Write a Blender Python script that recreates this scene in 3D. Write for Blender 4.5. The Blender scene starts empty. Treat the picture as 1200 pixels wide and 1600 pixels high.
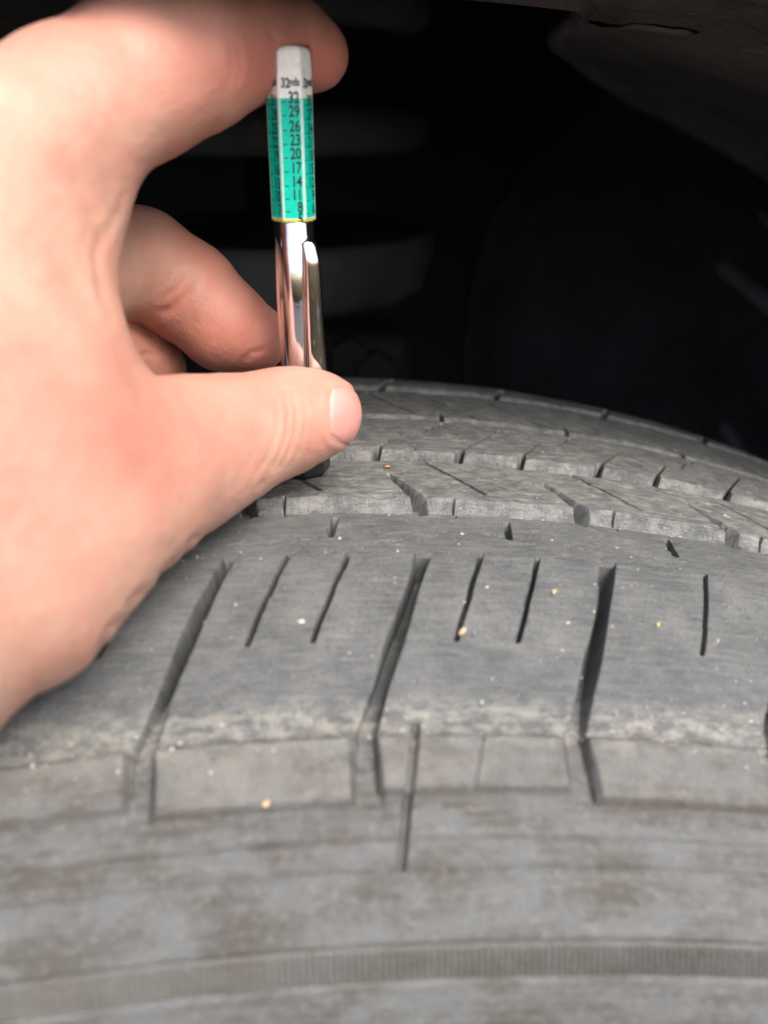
import bpy, bmesh, math, random
import numpy as np
from mathutils import Vector, Matrix
random.seed(4); rng = np.random.default_rng(4)
MM = 0.001
sc = bpy.context.scene

# ------------------------------------------------------------------ camera, sky, sun, exposure
CP = np.array([3.2, -132.616, 388.794])                 # camera position in mm, tyre axle = Y axis through the origin
PITCH, YAW, ROLL, F = math.radians(25.338), math.radians(-5.532), math.radians(.4526), 1350.0
def camera_axes():
    cp, sp, cy, sy = math.cos(PITCH), math.sin(PITCH), math.cos(YAW), math.sin(YAW)
    f = np.array([-sy*cp, cy*cp, -sp]); r = np.array([cy, sy, 0.0]); u = np.cross(r, f)
    cr, sr = math.cos(ROLL), math.sin(ROLL)
    return cr*r+sr*u, -sr*r+cr*u, f
CR, CU, CF = camera_axes()
cd = bpy.data.cameras.new("camera"); cam = bpy.data.objects.new("camera", cd); sc.collection.objects.link(cam)
cam.matrix_world = Matrix([[CR[0], CU[0], -CF[0], CP[0]*MM], [CR[1], CU[1], -CF[1], CP[1]*MM], [CR[2], CU[2], -CF[2], CP[2]*MM], [0, 0, 0, 1]])
cd.sensor_fit = 'HORIZONTAL'; cd.sensor_width = 36; cd.lens = F/1200*36
cd.clip_start = 0.005; cd.clip_end = 50
cd.dof.use_dof = True; cd.dof.focus_distance = 0.152; cd.dof.aperture_fstop = 18
sc.camera = cam

SUN_AZ, SUN_EL = math.radians(150), math.radians(54)    # azimuth from +Y towards +X
w = bpy.data.worlds.new("World"); sc.world = w; w.use_nodes = True
nt = w.node_tree; bg = nt.nodes['Background']; bg.inputs[1].default_value = 0.14
sky = nt.nodes.new('ShaderNodeTexSky'); sky.sky_type = 'NISHITA'; sky.sun_disc = False
sky.sun_elevation = SUN_EL; sky.sun_rotation = SUN_AZ; sky.dust_density = 4.5; sky.air_density = 1.0
nt.links.new(sky.outputs[0], bg.inputs[0])
sd = bpy.data.lights.new("sun", 'SUN'); sd.energy = 1.45; sd.angle = math.radians(34); sd.color = (1, .95, .90)
sun = bpy.data.objects.new("sun", sd); sc.collection.objects.link(sun)
sv = Vector((math.sin(SUN_AZ)*math.cos(SUN_EL), math.cos(SUN_AZ)*math.cos(SUN_EL), math.sin(SUN_EL)))
sun.rotation_euler = sv.to_track_quat('Z', 'Y').to_euler(); sun.location = sv*2
sc.view_settings.view_transform = 'Standard'; sc.view_settings.look = 'None'
sc.view_settings.exposure = 1.36; sc.view_settings.gamma = 1
sc.cycles.max_bounces = 8

# ------------------------------------------------------------------ helpers
def P(px, py, z):
    "a point z mm in front of the lens plane, as measured off the photograph, in world mm"
    return CP + z*(CF + (px-600)/F*CR - (py-800)/F*CU)
def link(o, parent=None):
    sc.collection.objects.link(o)
    if parent is not None:
        o.parent = parent; o.location = -parent.location if parent.type == 'EMPTY' else (0, 0, 0)
    return o
def empty(name, loc_mm, label, cat):
    o = bpy.data.objects.new(name, None); o.empty_display_size = .01
    o.location = Vector(loc_mm)*MM; sc.collection.objects.link(o)
    o['label'] = label; o['category'] = cat
    return o
def mesh_obj(name, verts_mm, faces, mat, parent=None, smooth=True, normals=None, uv=None):
    me = bpy.data.meshes.new(name)
    v = np.asarray(verts_mm, dtype=np.float64)*MM
    if isinstance(faces, np.ndarray):
        n, k = faces.shape
        me.vertices.add(len(v)); me.vertices.foreach_set('co', v.ravel().astype(np.float32))
        me.loops.add(n*k); me.loops.foreach_set('vertex_index', faces.ravel().astype(np.int32))
        me.polygons.add(n); me.polygons.foreach_set('loop_start', np.arange(0, n*k, k, dtype=np.int32))
        try: me.polygons.foreach_set('loop_total', np.full(n, k, dtype=np.int32))
        except Exception: pass
        me.update(calc_edges=True)
    else:
        me.from_pydata([tuple(x) for x in v], [], [tuple(f) for f in faces])
    me.polygons.foreach_set('use_smooth', [smooth]*len(me.polygons))
    if uv is not None:
        l = me.uv_layers.new(name='tu')
        vi = np.empty(len(me.loops), dtype=np.int32); me.loops.foreach_get('vertex_index', vi)
        l.data.foreach_set('uv', np.asarray(uv, dtype=np.float32)[vi].ravel())
    if mat: me.materials.append(mat)
    me.update()
    if normals is not None: me.normals_split_custom_set_from_vertices(np.asarray(normals, dtype=np.float32))
    return link(bpy.data.objects.new(name, me), parent)

class Nodes:
    def __init__(s, name):
        s.m = bpy.data.materials.new(name); s.m.use_nodes = True; s.t = s.m.node_tree
        s.b = s.t.nodes['Principled BSDF']; s.out = s.t.nodes['Material Output']
    def n(s, typ, **kw):
        x = s.t.nodes.new('ShaderNode'+typ)
        for k, v in kw.items():
            if k.startswith('i_'): x.inputs[k[2:].replace('_', ' ')].default_value = v
            else: setattr(x, k, v)
        return x
    def l(s, a, b): s.t.links.new(a, b)
    def noise(s, vec, scale, detail=4, rough=.55, dist=0):
        x = s.n('TexNoise'); x.inputs['Scale'].default_value = scale; x.inputs['Detail'].default_value = detail
        x.inputs['Roughness'].default_value = rough; x.inputs['Distortion'].default_value = dist
        if vec is not None: s.l(vec, x.inputs['Vector'])
        return x.outputs['Fac']
    def ramp(s, fac, stops):
        r = s.n('ValToRGB'); e = r.color_ramp.elements
        while len(e) < len(stops): e.new(.5)
        for i, (p, c) in enumerate(stops):
            e[i].position = p; e[i].color = (*c, 1) if isinstance(c, tuple) else (c, c, c, 1)
        s.l(fac, r.inputs[0]); return r.outputs[0]
    def mix(s, fac, a, b, mode='MIX'):
        m = s.n('Mix', data_type='RGBA', blend_type=mode)
        for sock, v in ((m.inputs[0], fac), (m.inputs[6], a), (m.inputs[7], b)):
            if isinstance(v, bpy.types.NodeSocket): s.l(v, sock)
            elif isinstance(v, tuple): sock.default_value = (*v, 1)
            else: sock.default_value = v
        return m.outputs[2]
    def math(s, op, a, b=0.0, c=None, clamp=False):
        m = s.n('Math', operation=op); m.use_clamp = clamp
        for i, v in enumerate((a, b, c)):
            if v is None: continue
            if isinstance(v, bpy.types.NodeSocket): s.l(v, m.inputs[i])
            else: m.inputs[i].default_value = v
        return m.outputs[0]
    def mapping(s, vec, scale=(1, 1, 1), rot=(0, 0, 0), loc=(0, 0, 0)):
        m = s.n('Mapping'); m.inputs['Scale'].default_value = scale; m.inputs['Rotation'].default_value = rot; m.inputs['Location'].default_value = loc
        s.l(vec, m.inputs['Vector']); return m.outputs[0]
    def bump(s, h, dist, strength=1, prev=None):
        b = s.n('Bump'); b.inputs['Distance'].default_value = dist; b.inputs['Strength'].default_value = strength
        s.l(h, b.inputs['Height'])
        if prev is not None: s.l(prev, b.inputs['Normal'])
        return b.outputs[0]
    def set(s, **kw):
        for k, v in kw.items():
            sock = s.b.inputs[k.replace('_', ' ')]
            if isinstance(v, bpy.types.NodeSocket): s.l(v, sock)
            else: sock.default_value = (*v, 1) if isinstance(v, tuple) and len(v) == 3 and sock.type == 'RGBA' else v
        return s.m

# ------------------------------------------------------------------ materials
def rubber():
    N = Nodes('tyre_rubber')
    uv = N.n('UVMap', uv_map='tu').outputs[0]                       # x = across the tyre (mm), y = along it (mm)
    sep = N.n('SeparateXYZ'); N.l(uv, sep.inputs[0]); t = sep.outputs[0]
    streak = N.noise(N.mapping(uv, (1.6, .16, 1), (0, 0, math.radians(28))), 1.0, 5, .62)
    blot = N.noise(uv, .10, 5, .6)
    fine = N.noise(uv, 1.7, 4, .6)
    grain = N.noise(uv, 6.0, 2, .5)
    col = N.ramp(blot, [(.32, (.066, .072, .074)), (.50, (.103, .111, .111)), (.68, (.148, .154, .150))])
    col = N.mix(N.math('MULTIPLY', N.ramp(streak, [(.42, 0.0), (.68, 1.0)]), .50), col, (.205, .210, .197))
    col = N.mix(N.math('MULTIPLY', N.ramp(fine, [(.3, 1.0), (.52, 0.0)]), .45), col, (.030, .032, .032))
    # patchy pale scuff along the shoulder edge
    band = N.ramp(N.math('MULTIPLY_ADD', t, 1/80., .75), [(.34, 0.0), (.375, .7), (.40, .7), (.455, .10), (.74, .04), (.76, .08), (.93, .10), (1.0, .35)])
    dust = N.math('MULTIPLY', band, N.ramp(N.noise(N.mapping(uv, (.9, .35, 1)), .75, 7, .75), [(.44, 0.0), (.60, 1.0)]))
    col = N.mix(N.ramp(N.math('MULTIPLY_ADD', t, 1/80., .75), [(.43, 0.0), (.47, .35), (.50, .30), (.55, 0.0)]), col, (.075, .082, .095))
    col = N.mix(dust, col, (.44, .42, .355))
    # grey and faintly brown weathering of the side, wiped along the circumference
    side = N.ramp(N.math('MULTIPLY_ADD', t, 1/80., .75), [(.36, 1.0), (.42, 0.0)])
    brown = N.ramp(N.noise(N.mapping(uv, (1.5, .6, 1)), .15, 7, .68), [(.43, 0.0), (.59, 1.0)])
    sidecol = N.mix(brown, (.140, .147, .147), (.082, .073, .063))
    wipe = N.noise(N.mapping(uv, (2.4, .10, 1)), .6, 5, .6)
    sidecol = N.mix(N.math('MULTIPLY', N.ramp(wipe, [(.45, 0.0), (.68, 1.0)]), .5), sidecol, (.165, .165, .150))
    sidecol = N.mix(N.math('MULTIPLY', N.ramp(N.noise(N.mapping(uv, (1, .7, 1)), .9, 6, .7), [(.52, 0.0), (.66, 1.0)]), .55), sidecol, (.235, .225, .195))
    wn = N.n('Attribute', attribute_name='worn').outputs['Fac']
    sidecol = N.mix(N.math('MULTIPLY', N.math('MULTIPLY', wn, N.ramp(N.noise(uv, .35, 6, .7), [(.35, 0.2), (.65, 1.0)])), 1.1, clamp=True), sidecol, (.225, .215, .190))
    sidecol = N.mix(N.ramp(N.math('MULTIPLY_ADD', t, 1/80., .75), [(.035, 0.0), (.04, .45), (.082, .45), (.087, 0.0)]), sidecol, (.215, .205, .175))
    sidecol = N.mix(N.math('MULTIPLY', wn, -.6, clamp=True), sidecol, (.075, .062, .052))
    col = N.mix(N.math('MULTIPLY', side, .9), col, sidecol)
    sp = N.ramp(N.noise(uv, 3.1, 2, .5), [(.69, 0.0), (.75, 1.0)])
    col = N.mix(N.math('MULTIPLY', sp, .6), col, (.40, .39, .36))
    hair = N.noise(N.mapping(uv, (4.5, .30, 1), (0, 0, math.radians(31))), 1.0, 5, .65)
    b1 = N.bump(hair, .00045, 1.0)
    b2 = N.bump(fine, .00035, .9, b1); b3 = N.bump(grain, .00012, .8, b2)
    return N.set(Base_Color=col, Roughness=N.ramp(fine, [(.3, .52), (.7, .72)]), Specular_IOR_Level=.5, Normal=b3)
def dark_plastic(name, c=.014, bumpd=.0015, rough=.7, tint=(1, .97, .94), spec=.3):
    N = Nodes(name); co = N.n('TexCoord').outputs['Object']
    n1 = N.noise(co, 18, 6, .65); n2 = N.noise(co, 160, 4, .6)
    col = N.ramp(n1, [(.35, tuple(c*.6*k for k in tint)), (.65, tuple(c*1.3*k for k in tint))])
    col = N.mix(N.math('MULTIPLY', N.ramp(n2, [(.62, 0.0), (.75, 1.0)]), .35), col, tuple(c*3.2*k for k in tint))
    return N.set(Base_Color=col, Roughness=rough, Specular_IOR_Level=spec, Normal=N.bump(n2, bumpd, .6, N.bump(n1, bumpd*3, .5)))
def plain(name, col, rough=.4, metal=0, bump=0, **kw):
    N = Nodes(name); co = N.n('TexCoord').outputs['Object']
    n = N.noise(co, 900, 4, .6)
    c2 = tuple(min(1, c*1.12+.002) for c in col); c1 = tuple(c*.9 for c in col)
    a = dict(Base_Color=N.ramp(n, [(.3, c1), (.7, c2)]), Roughness=rough, Metallic=metal, **kw)
    if bump: a['Normal'] = N.bump(n, bump, .5)
    return N.set(**a)
def chrome():
    N = Nodes('chrome'); co = N.n('TexCoord').outputs['Object']
    s = N.noise(N.mapping(co, (1, 1, .05)), 2600, 3, .6); p = N.noise(co, 700, 4, .7)
    scr = N.ramp(N.noise(N.mapping(co, (6, 6, .7), (.4, .3, .2)), 900, 2, .5), [(.66, 0.0), (.70, 1.0)])
    return N.set(Base_Color=(.80, .78, .80), Metallic=1.0, Roughness=N.math('MULTIPLY_ADD', scr, .14, N.math('MULTIPLY_ADD', p, .10, .035)),
                 Normal=N.bump(N.math('ADD', N.math('MULTIPLY', s, .5), p), .00003, .35))
def skin():
    N = Nodes('skin'); co = N.n('TexCoord').outputs['Object']
    red = N.n('Attribute', attribute_name='flush_shade').outputs['Fac']
    cre = N.n('Attribute', attribute_name='crease').outputs['Fac']
    m1 = N.noise(co, 55, 5, .6); m2 = N.noise(co, 190, 4, .6)
    col = N.ramp(m1, [(.34, (.375, .190, .138)), (.5, (.430, .242, .178)), (.66, (.475, .292, .218))])
    col = N.mix(N.math('MULTIPLY', N.ramp(m2, [(.45, 0.0), (.65, 1.0)]), .38), col, (.53, .225, .165))
    col = N.mix(red, col, (.50, .155, .11))
    col = N.mix(N.math('MULTIPLY', cre, .45), col, (.50, .20, .12))
    # fine skin lines: two crossing sets of stretched noise
    l1 = N.noise(N.mapping(co, (1, 2.2, .7), (.2, .5, .4)), 1700, 3, .6)
    l2 = N.noise(N.mapping(co, (2.2, 1, .8), (.6, .2, -.5)), 1800, 3, .6)
    pore = N.n('TexVoronoi', feature='F1'); pore.inputs['Scale'].default_value = 1300; N.l(co, pore.inputs['Vector'])
    h = N.math('ADD', N.math('ADD', l1, l2), N.math('MULTIPLY', pore.outputs['Distance'], .6))
    b = N.bump(h, .00011, .6, N.bump(m2, .0004, .35))
    N.set(Base_Color=col, Roughness=N.ramp(m2, [(.3, .42), (.7, .56)]), Specular_IOR_Level=.38, Normal=b,
          Subsurface_Weight=.45, Subsurface_Scale=.0016)
    N.b.inputs['Subsurface Radius'].default_value = (1.0, .38, .22)
    return N.m
M_RUB = rubber()
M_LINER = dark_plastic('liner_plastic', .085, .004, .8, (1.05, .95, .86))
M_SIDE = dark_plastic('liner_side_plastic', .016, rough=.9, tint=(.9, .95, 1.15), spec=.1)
M_RIDGE = dark_plastic('liner_ridge_plastic', .05, rough=.8, tint=(.9, .95, 1.1), spec=.15)
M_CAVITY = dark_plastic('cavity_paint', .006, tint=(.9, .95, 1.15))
M_STEEL = dark_plastic('spring_steel', .075, .0006, .6, (.95, .97, 1.05))
M_RUST = dark_plastic('rusty_steel', .012, .001, .8, (1.15, .9, .7))
M_CHROME = chrome()
M_BLACK = plain('black_plastic', (.012, .012, .013), .28)
M_WHITE = plain('ivory_plastic', (.88, .85, .77), .36, Subsurface_Weight=.25, Subsurface_Scale=.0006)
M_EDGE = plain('pale_edge_plastic', (.45, .68, .58), .35)
M_GREEN = plain('teal_label', (.0, .50, .36), .5, Specular_IOR_Level=.25)
M_INK = plain('ink', (.006, .012, .012), .5)
M_YEL = plain('yellow_band', (.55, .45, .02), .35)
M_SKIN = skin()
N_ = Nodes('nail'); co_ = N_.n('TexCoord').outputs['Object']
nf = N_.n('Attribute', attribute_name='free_edge').outputs['Fac']
M_NAIL = N_.set(Base_Color=N_.mix(nf, N_.ramp(N_.noise(co_, 350, 3), [(.3, (.52, .22, .19)), (.7, (.57, .27, .225))]), (.74, .60, .54)), Roughness=.42, Specular_IOR_Level=.35,
                Normal=N_.bump(N_.noise(N_.mapping(co_, (1, 1, 1)), 900, 2), .00005, .4), Subsurface_Weight=.4, Subsurface_Scale=.001)
N_.b.inputs['Subsurface Radius'].default_value = (1, .35, .3)
M_GRIT = plain('sand_grit', (.40, .37, .31), .8)
M_FLAKE = plain('straw_flake', (.34, .27, .17), .85)

# ------------------------------------------------------------------ tyre: profile (axial s, radius offset) by arc length t, u = distance along the circumference
R0 = 330.0
prof = np.array([(-60, -98), (-68, -80), (-73, -60), (-73.5, -45), (-71.5, -34), (-67.3, -25.6), (-61.5, -19.7), (-54, -16), (-47.3, -12.5), (-40, -7.2), (-31, -2.6),
                 (-21.5, 0), (0, .2), (20, 0), (50, -.8), (78, -3.3), (90, -8), (100, -18), (106, -32), (108, -50), (104, -75), (96, -98)], float)
pl = np.r_[0, np.cumsum(np.linalg.norm(np.diff(prof, axis=0), axis=1))]; pl -= pl[11]
def spline(tq):
    "monotone-ish cubic Hermite through the profile points"
    m = np.zeros_like(prof); d = np.diff(prof, axis=0)/np.diff(pl)[:, None]
    hh = np.diff(pl)
    m[1:-1] = (d[:-1]*hh[1:, None]+d[1:]*hh[:-1, None])/(hh[:-1]+hh[1:])[:, None]; m[0] = d[0]; m[-1] = d[-1]
    i = np.clip(np.searchsorted(pl, tq)-1, 0, len(pl)-2); h = hh[i][:, None]; x = ((tq-pl[i])[:, None]/h)
    return ((2*x**3-3*x**2+1)*prof[i]+(x**3-2*x**2+x)*h*m[i]+(-2*x**3+3*x**2)*prof[i+1]+(x**3-x**2)*h*m[i+1])
def sstep(a, b, x):
    y = np.clip((x-a)/(b-a), 0, 1); return y*y*(3-2*y)
PITCH_U = 28.2
G0 = -8.1                                                # the lateral shoulder grooves meet t = 0 at G0 + k * PITCH_U
def gline(t): return .34*np.maximum(t, -29)-.0008*np.minimum(t+6, 0)**2*(t > -29)-.42*(t <= -29)
def slot(t, u, t0, u0, t1, u1, w0, w1, dep, e=.28, cap=.5):
    "depth of a slot drawn from (t0,u0) to (t1,u1); half-width w0..w1"
    L = math.hypot(t1-t0, u1-u0); dt, du = (t1-t0)/L, (u1-u0)/L
    a = (t-t0)*dt+(u-u0)*du; b = np.abs((t-t0)*-du+(u-u0)*dt)
    wv = w0+(w1-w0)*np.clip(a/L, 0, 1)
    return dep*(1-sstep(wv-e*.3, wv+e, b))*sstep(-cap, 0, a)*(1-sstep(L, L+cap, a))
def cut_slot(D, t, u, t0, u0, t1, u1, *a):
    rows = np.nonzero((t[:, 0] > min(t0, t1)-1.5) & (t[:, 0] < max(t0, t1)+1.5))[0]
    if len(rows) == 0: return
    r0, r1 = rows[0], rows[-1]+1; us = u[r0:r1]
    cols = np.nonzero((us.max(0) > min(u0, u1)-2.5) & (us.min(0) < max(u0, u1)+2.5))[0]
    if len(cols) == 0: return
    c0, c1 = cols[0], cols[-1]+1
    D[r0:r1, c0:c1] = np.maximum(D[r0:r1, c0:c1], slot(t[r0:r1, c0:c1], u[r0:r1, c0:c1], t0, u0, t1, u1, *a))
def vnoise(x, y, seed=0):
    xi = np.floor(x).astype(np.int64); yi = np.floor(y).astype(np.int64); fx = x-xi; fy = y-yi
    def hsh(a, b):
        n = (a*374761393+b*668265263+seed*974711) & 0x7fffffff
        n = ((n ^ (n >> 13))*1274126177) & 0x7fffffff
        return (n & 0xffff)/65535.0
    fx = fx*fx*(3-2*fx); fy = fy*fy*(3-2*fy)
    return (hsh(xi, yi)*(1-fx)+hsh(xi+1, yi)*fx)*(1-fy)+(hsh(xi, yi+1)*(1-fx)+hsh(xi+1, yi+1)*fx)*fy-.5
KS = range(-3, 7)
def relief(t, u):
    "height of the worn tyre surface over its profile, mm (negative = cut in)"
    D = np.zeros(np.broadcast(t, u).shape)
    t = t+0*u; u = u+0*t
    wob = .35*vnoise(u/5, t/9, 3)+.2*vnoise(u/1.7, t/3, 4)
    # main groove 1: sloping floor and a step up to the second rib
    fl1 = 1.85*sstep(-.1, .55, t+wob*.3)+.1*np.clip(t/15, 0, 1)+.9*np.exp(-((t-17.0+wob)/.5)**2)
    D = np.maximum(D, fl1*(1-sstep(17.7, 18.7, t+wob)))
    # crack line at the shoulder block edge
    D = np.maximum(D, .75*np.exp(-((t-.25+wob*.3)/.32)**2))
    D = np.maximum(D, 2.2*sstep(35.0, 35.9, t+wob)*(1-sstep(40.2, 41.3, t+wob)))
    D = np.maximum(D, 1.1*sstep(59.6, 60.4, t+wob*.6)*(1-sstep(62.0, 63.0, t+wob*.6)))
    D = np.maximum(D, 1.6*sstep(81.5, 82.3, t)*(1-sstep(85.3, 86.3, t)))
    # lateral grooves of the shoulder
    sh = (t < .6)
    for k in KS:
        g = G0+k*PITCH_U
        dist = np.abs(u-g-gline(t))*.94
        hw = np.where(t > -26, .86+.10*np.sin(t*.35+k), .86+(-26-t)*.06)
        dep = np.where(t > -18, 6.5, np.interp(t, [-38.2, -37.2, -29, -18], [0, .7, 1.6, 6.5]))
        dep = dep*np.where(t < .6, 1, 0)
        ed = np.where(t > -24, .2, .4)
        D = np.maximum(D, dep*(1-sstep(hw-.1, hw+ed, dist)))
        for off in ((8.5, 17.2) if k != 2 else (15.8,)):
            a = g+off
            jog = .05*np.sin(t*.9+k*2+off)
            dd = np.abs(u-a-(.36 if k != 2 else .34)*t-jog)*.94
            D = np.maximum(D, 3.6*(1-sstep(.24, .36, dd))*sstep(-16.4, -16.0, t)*(1-sstep(-.1, .5, t)))
        # small slots in the sloping groove floor
        cut_slot(D, t, u, 7.6, g+14.6, 14.0, g+15.6, .40, .46, 5.4)
        # notches of the second rib: a point far in, wide at the lip
        s = G0+k*PITCH_U-.0
        cut_slot(D, t, u, 16.0, g+30.6, 28.2, g+25.6, 1.25, .12, 3.6, .3)
        cut_slot(D, t, u, 21.6, g+41.4, 34.6, g+32.8, .32, .34, 3.6, .10)
        cut_slot(D, t, u, 15.5, g+35.6, 18.9, g+35.6, .10, .10, 3.0, .22)
        # hooked slots of the third rib
        cut_slot(D, t, u, 39.5, g+40.0, 42.6, g+41.2, .75, .42, 3.2, .3)
        cut_slot(D, t, u, 42.0, g+40.9, 55.8, g+51.2, .24, .10, 3.2, .12)
        cut_slot(D, t, u, 39.5, g+24.2, 42.4, g+25.2, .70, .40, 3.2, .3)
        cut_slot(D, t, u, 42.0, g+25.0, 50.8, g+30.8, .22, .10, 3.2, .12)
        cut_slot(D, t, u, 51.6, g+34.8, 57.8, g+39.6, .26, .32, 3.4, .1)
        # fourth rib
        for o2 in (25.8, 39.2):
            cut_slot(D, t, u, 65.0, g+o2+8.6, 79.4, g+o2, .28, .34, 3.6, .1)
        cut_slot(D, t, u, 85.8, g+29.6, 95, g+33.5, .55, .6, 3.0, .3)
        cut_slot(D, t, u, 59.8, g+40.8, 66.0, g+40.2, .35, .25, 2.6, .26)
    H = -D
    # shoulder lower edge line, raised lugs on the side, ridges
    H = H-.55*np.exp(-((t+29.1+wob*.25)/.36)**2)
    k = np.floor((u-gline(t)-G0)/PITCH_U); uu = u-gline(t)-G0-k*PITCH_U
    low = np.where(np.mod(k, 2) == 0, -37.4, -36.1)
    lug = sstep(1.0, 1.4, uu)*(1-sstep(PITCH_U-2.4, PITCH_U-2.0, uu))*sstep(low-.25, low, t)*(1-sstep(-29.3, -28.9, t))
    H = H+1.05*lug*(t < -26)
    H = H-.42*slot(t, u, -36, 22.9, -29, 24.9, .25, .3, 1, .5)
    cut = slot(t, u, -45.0, 13.1, -27.6, 16.5, .34, .26, 1.25, .42)
    H = H-cut
    H = H+.30*np.exp(-((t+42.2)/.28)**2)-.22*np.exp(-((t+41.2)/.5)**2)
    H = H-.45*(1-sstep(-45.3, -44.8, t))+.28*np.exp(-((t+44.9)/.35)**2)
    H = H-.35*(1-sstep(-53.2, -52.7, t))*sstep(-57.6, -57.1, t)+.16*np.exp(-((t+57.6)/.3)**2)+.16*np.exp(-((t+52.6)/.3)**2)
    # wear: gentle waviness, nicks on the lips
    H = H+.22*vnoise(u/11, t/7, 7)+.10*vnoise(u/2.6, t/2.2, 8)+.055*vnoise(u/.9, t/.8, 9)
    tear = vnoise(u/3.1+t/9, t/1.1-u/4, 12)
    H = H-.16*sstep(.22, .42, tear)*sstep(-1, 1, t)
    lip = np.exp(-((t-18.9)/.6)**2)+np.exp(-((t-41.6)/.6)**2)
    H = H-lip*.5*sstep(.12, .45, vnoise(u/1.9, t*0, 15))
    return H
def worn(t, u):
    k = np.floor((u-gline(t)-G0)/PITCH_U); uu = u-gline(t)-G0-k*PITCH_U
    low = np.where(np.mod(k, 2) == 0, -37.4, -36.1)
    q = np.minimum(np.minimum(uu-1.3, PITCH_U-2.2-uu), np.minimum(t-low, -29.2-t))
    face = sstep(0, .6, q)*(.55+.9*vnoise(u/9, t/5, 41)+.4*vnoise(u/2, t/1.5, 42))
    edge = np.exp(-((q+.25)/.32)**2)
    return face-edge
def usshift(t):
    return np.interp(t, [-60, -29, 0, 6, 18, 36, 41, 60, 63, 80, 100], [-10.2, -10.2, 0, 0.6, 1, -11, -11, 2.9, 2.9, -7.2, -7.2])
def steps(*seg):
    out = []
    for a, b, d in seg: out += list(np.arange(a, b-1e-6, d))
    out.append(seg[-1][1]); return np.array(out)
T = steps((-97, -62, 5), (-62, -45.5, .45), (-45.5, -26, .3), (-26, -18, .4), (-18, 1, .25), (1, 16, .32), (16, 44, .22), (44, 66, .28), (66, 88, .36), (88, 104, .7), (104, 210, 6))
FINE = ((-1.35, -.6), (.6, 1.35), (3.8, 5.1), (6.4, 10.4), (13.9, 18.6), (22.2, 23.8))
def columns(a, b):
    out = []; x = a
    while x < b:
        out.append(x); m = (x-G0+1.35) % PITCH_U-1.35
        nxt = min([f0-m for f0, f1 in FINE if f0 > m+1e-6]+[99])
        x += .105 if any(f0-1e-6 <= m < f1 for f0, f1 in FINE) else min(.33, max(nxt, .05))
    return out
U0 = np.array(list(np.arange(-190, -70, 4.))+list(np.arange(-70, -44, 1.))+columns(-44, 112)+list(np.arange(112.5, 160, 1.))+list(np.arange(160.5, 300, 4.)))
def sheet(T, U0, rel, shift=True):
    tt = T[:, None]; uu = U0[None, :]+(usshift(T)[:, None] if shift else 0)
    H = rel(tt, uu)
    c = spline(T); c1 = spline(T+.02); tan = (c1-c); tan /= np.linalg.norm(tan, axis=1)[:, None]
    nrm = np.stack([-tan[:, 1], tan[:, 0]], -1)          # outward in the (s, r) plane
    s = c[:, 0][:, None]+nrm[:, 0][:, None]*H; r = R0+c[:, 1][:, None]+nrm[:, 1][:, None]*H
    th = uu/R0
    V = np.stack([r*np.sin(th), s+0*th, r*np.cos(th)], -1)
    dt = np.gradient(V, axis=0); du = np.gradient(V, axis=1)
    Nn = np.cross(du, dt); Nn /= np.linalg.norm(Nn, axis=-1)[..., None]+1e-12
    outw = np.stack([nrm[:, 1][:, None]*np.sin(th), nrm[:, 0][:, None]+0*th, nrm[:, 1][:, None]*np.cos(th)], -1)
    flip = np.sign((Nn*outw).sum(-1))[..., None]; flip[flip == 0] = 1
    return V, Nn*flip, tt+0*uu, uu+0*tt, H
def emit(name, V, Nn, TT, UU, mask, parent, label=None):
    nT, nU = TT.shape
    ii, jj = np.nonzero(mask)
    if len(ii) == 0: return None
    a = ii*nU+jj; quad = np.stack([a, a+1, a+nU+1, a+nU], -1)
    W = V.reshape(-1, 3); q0 = quad[len(quad)//2]; fn = np.cross(W[q0[1]]-W[q0[0]], W[q0[3]]-W[q0[0]])
    if fn @ Nn.reshape(-1, 3)[q0[0]] < 0: quad = quad[:, ::-1]
    used, inv = np.unique(quad, return_inverse=True); quad = inv.reshape(-1, 4)
    o = mesh_obj(name, V.reshape(-1, 3)[used], quad, M_RUB, parent, True, Nn.reshape(-1, 3)[used], np.stack([TT.ravel()[used], UU.ravel()[used]], -1))
    wa = worn(TT.ravel()[used], UU.ravel()[used])*(np.abs(TT.ravel()[used]+33) < 6)
    at = o.data.attributes.new('worn', 'FLOAT', 'POINT'); at.data.foreach_set('value', wa.astype(np.float32))
    if label: o['label'] = label
    return o
tyre = empty('tyre', (0, 15, -330), 'worn grey rubber car tyre with dusty tread blocks under the hand', 'tyre')
V, Nn, TT, UU, H = sheet(T, U0, relief)
tc = (TT[:-1, :-1]+TT[1:, 1:])/2; uc = (UU[:-1, :-1]+UU[1:, 1:])/2; hc = (H[:-1, :-1]+H[1:, 1:])/2
kk = np.floor((uc-gline(tc)-G0)/PITCH_U).astype(int); ul = uc-gline(tc)-G0-kk*PITCH_U
ingroove = (ul < 1.25) | (ul > PITCH_U-1.25)
done = np.zeros(tc.shape, bool)
def part(name, m, label=None):
    m = m & ~done; done[m] = True
    return emit(name, V, Nn, TT, UU, m, tyre, label)
shz = (tc > -29.1) & (tc < .2)
for k in range(-6, 11):
    part('shoulder_block', shz & (kk == k) & ~ingroove)
    part('side_lug', (tc <= -29.1) & (tc > -38) & (kk == k) & ~ingroove)
part('groove_floor', (tc > .2) & (tc < 18.1))
part('tread_rib', (tc >= 18.1) & (tc < 35.6)); part('groove_floor', (tc >= 35.6) & (tc < 40.6))
part('tread_rib', (tc >= 40.6) & (tc < 60.0)); part('groove_floor', (tc >= 60) & (tc < 62.6))
part('tread_rib', (tc >= 62.6) & (tc < 82)); part('far_shoulder', (tc >= 82) & (tc < 104))
part('lateral_groove', (tc > -38) & (tc < .2) & ingroove)
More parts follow.
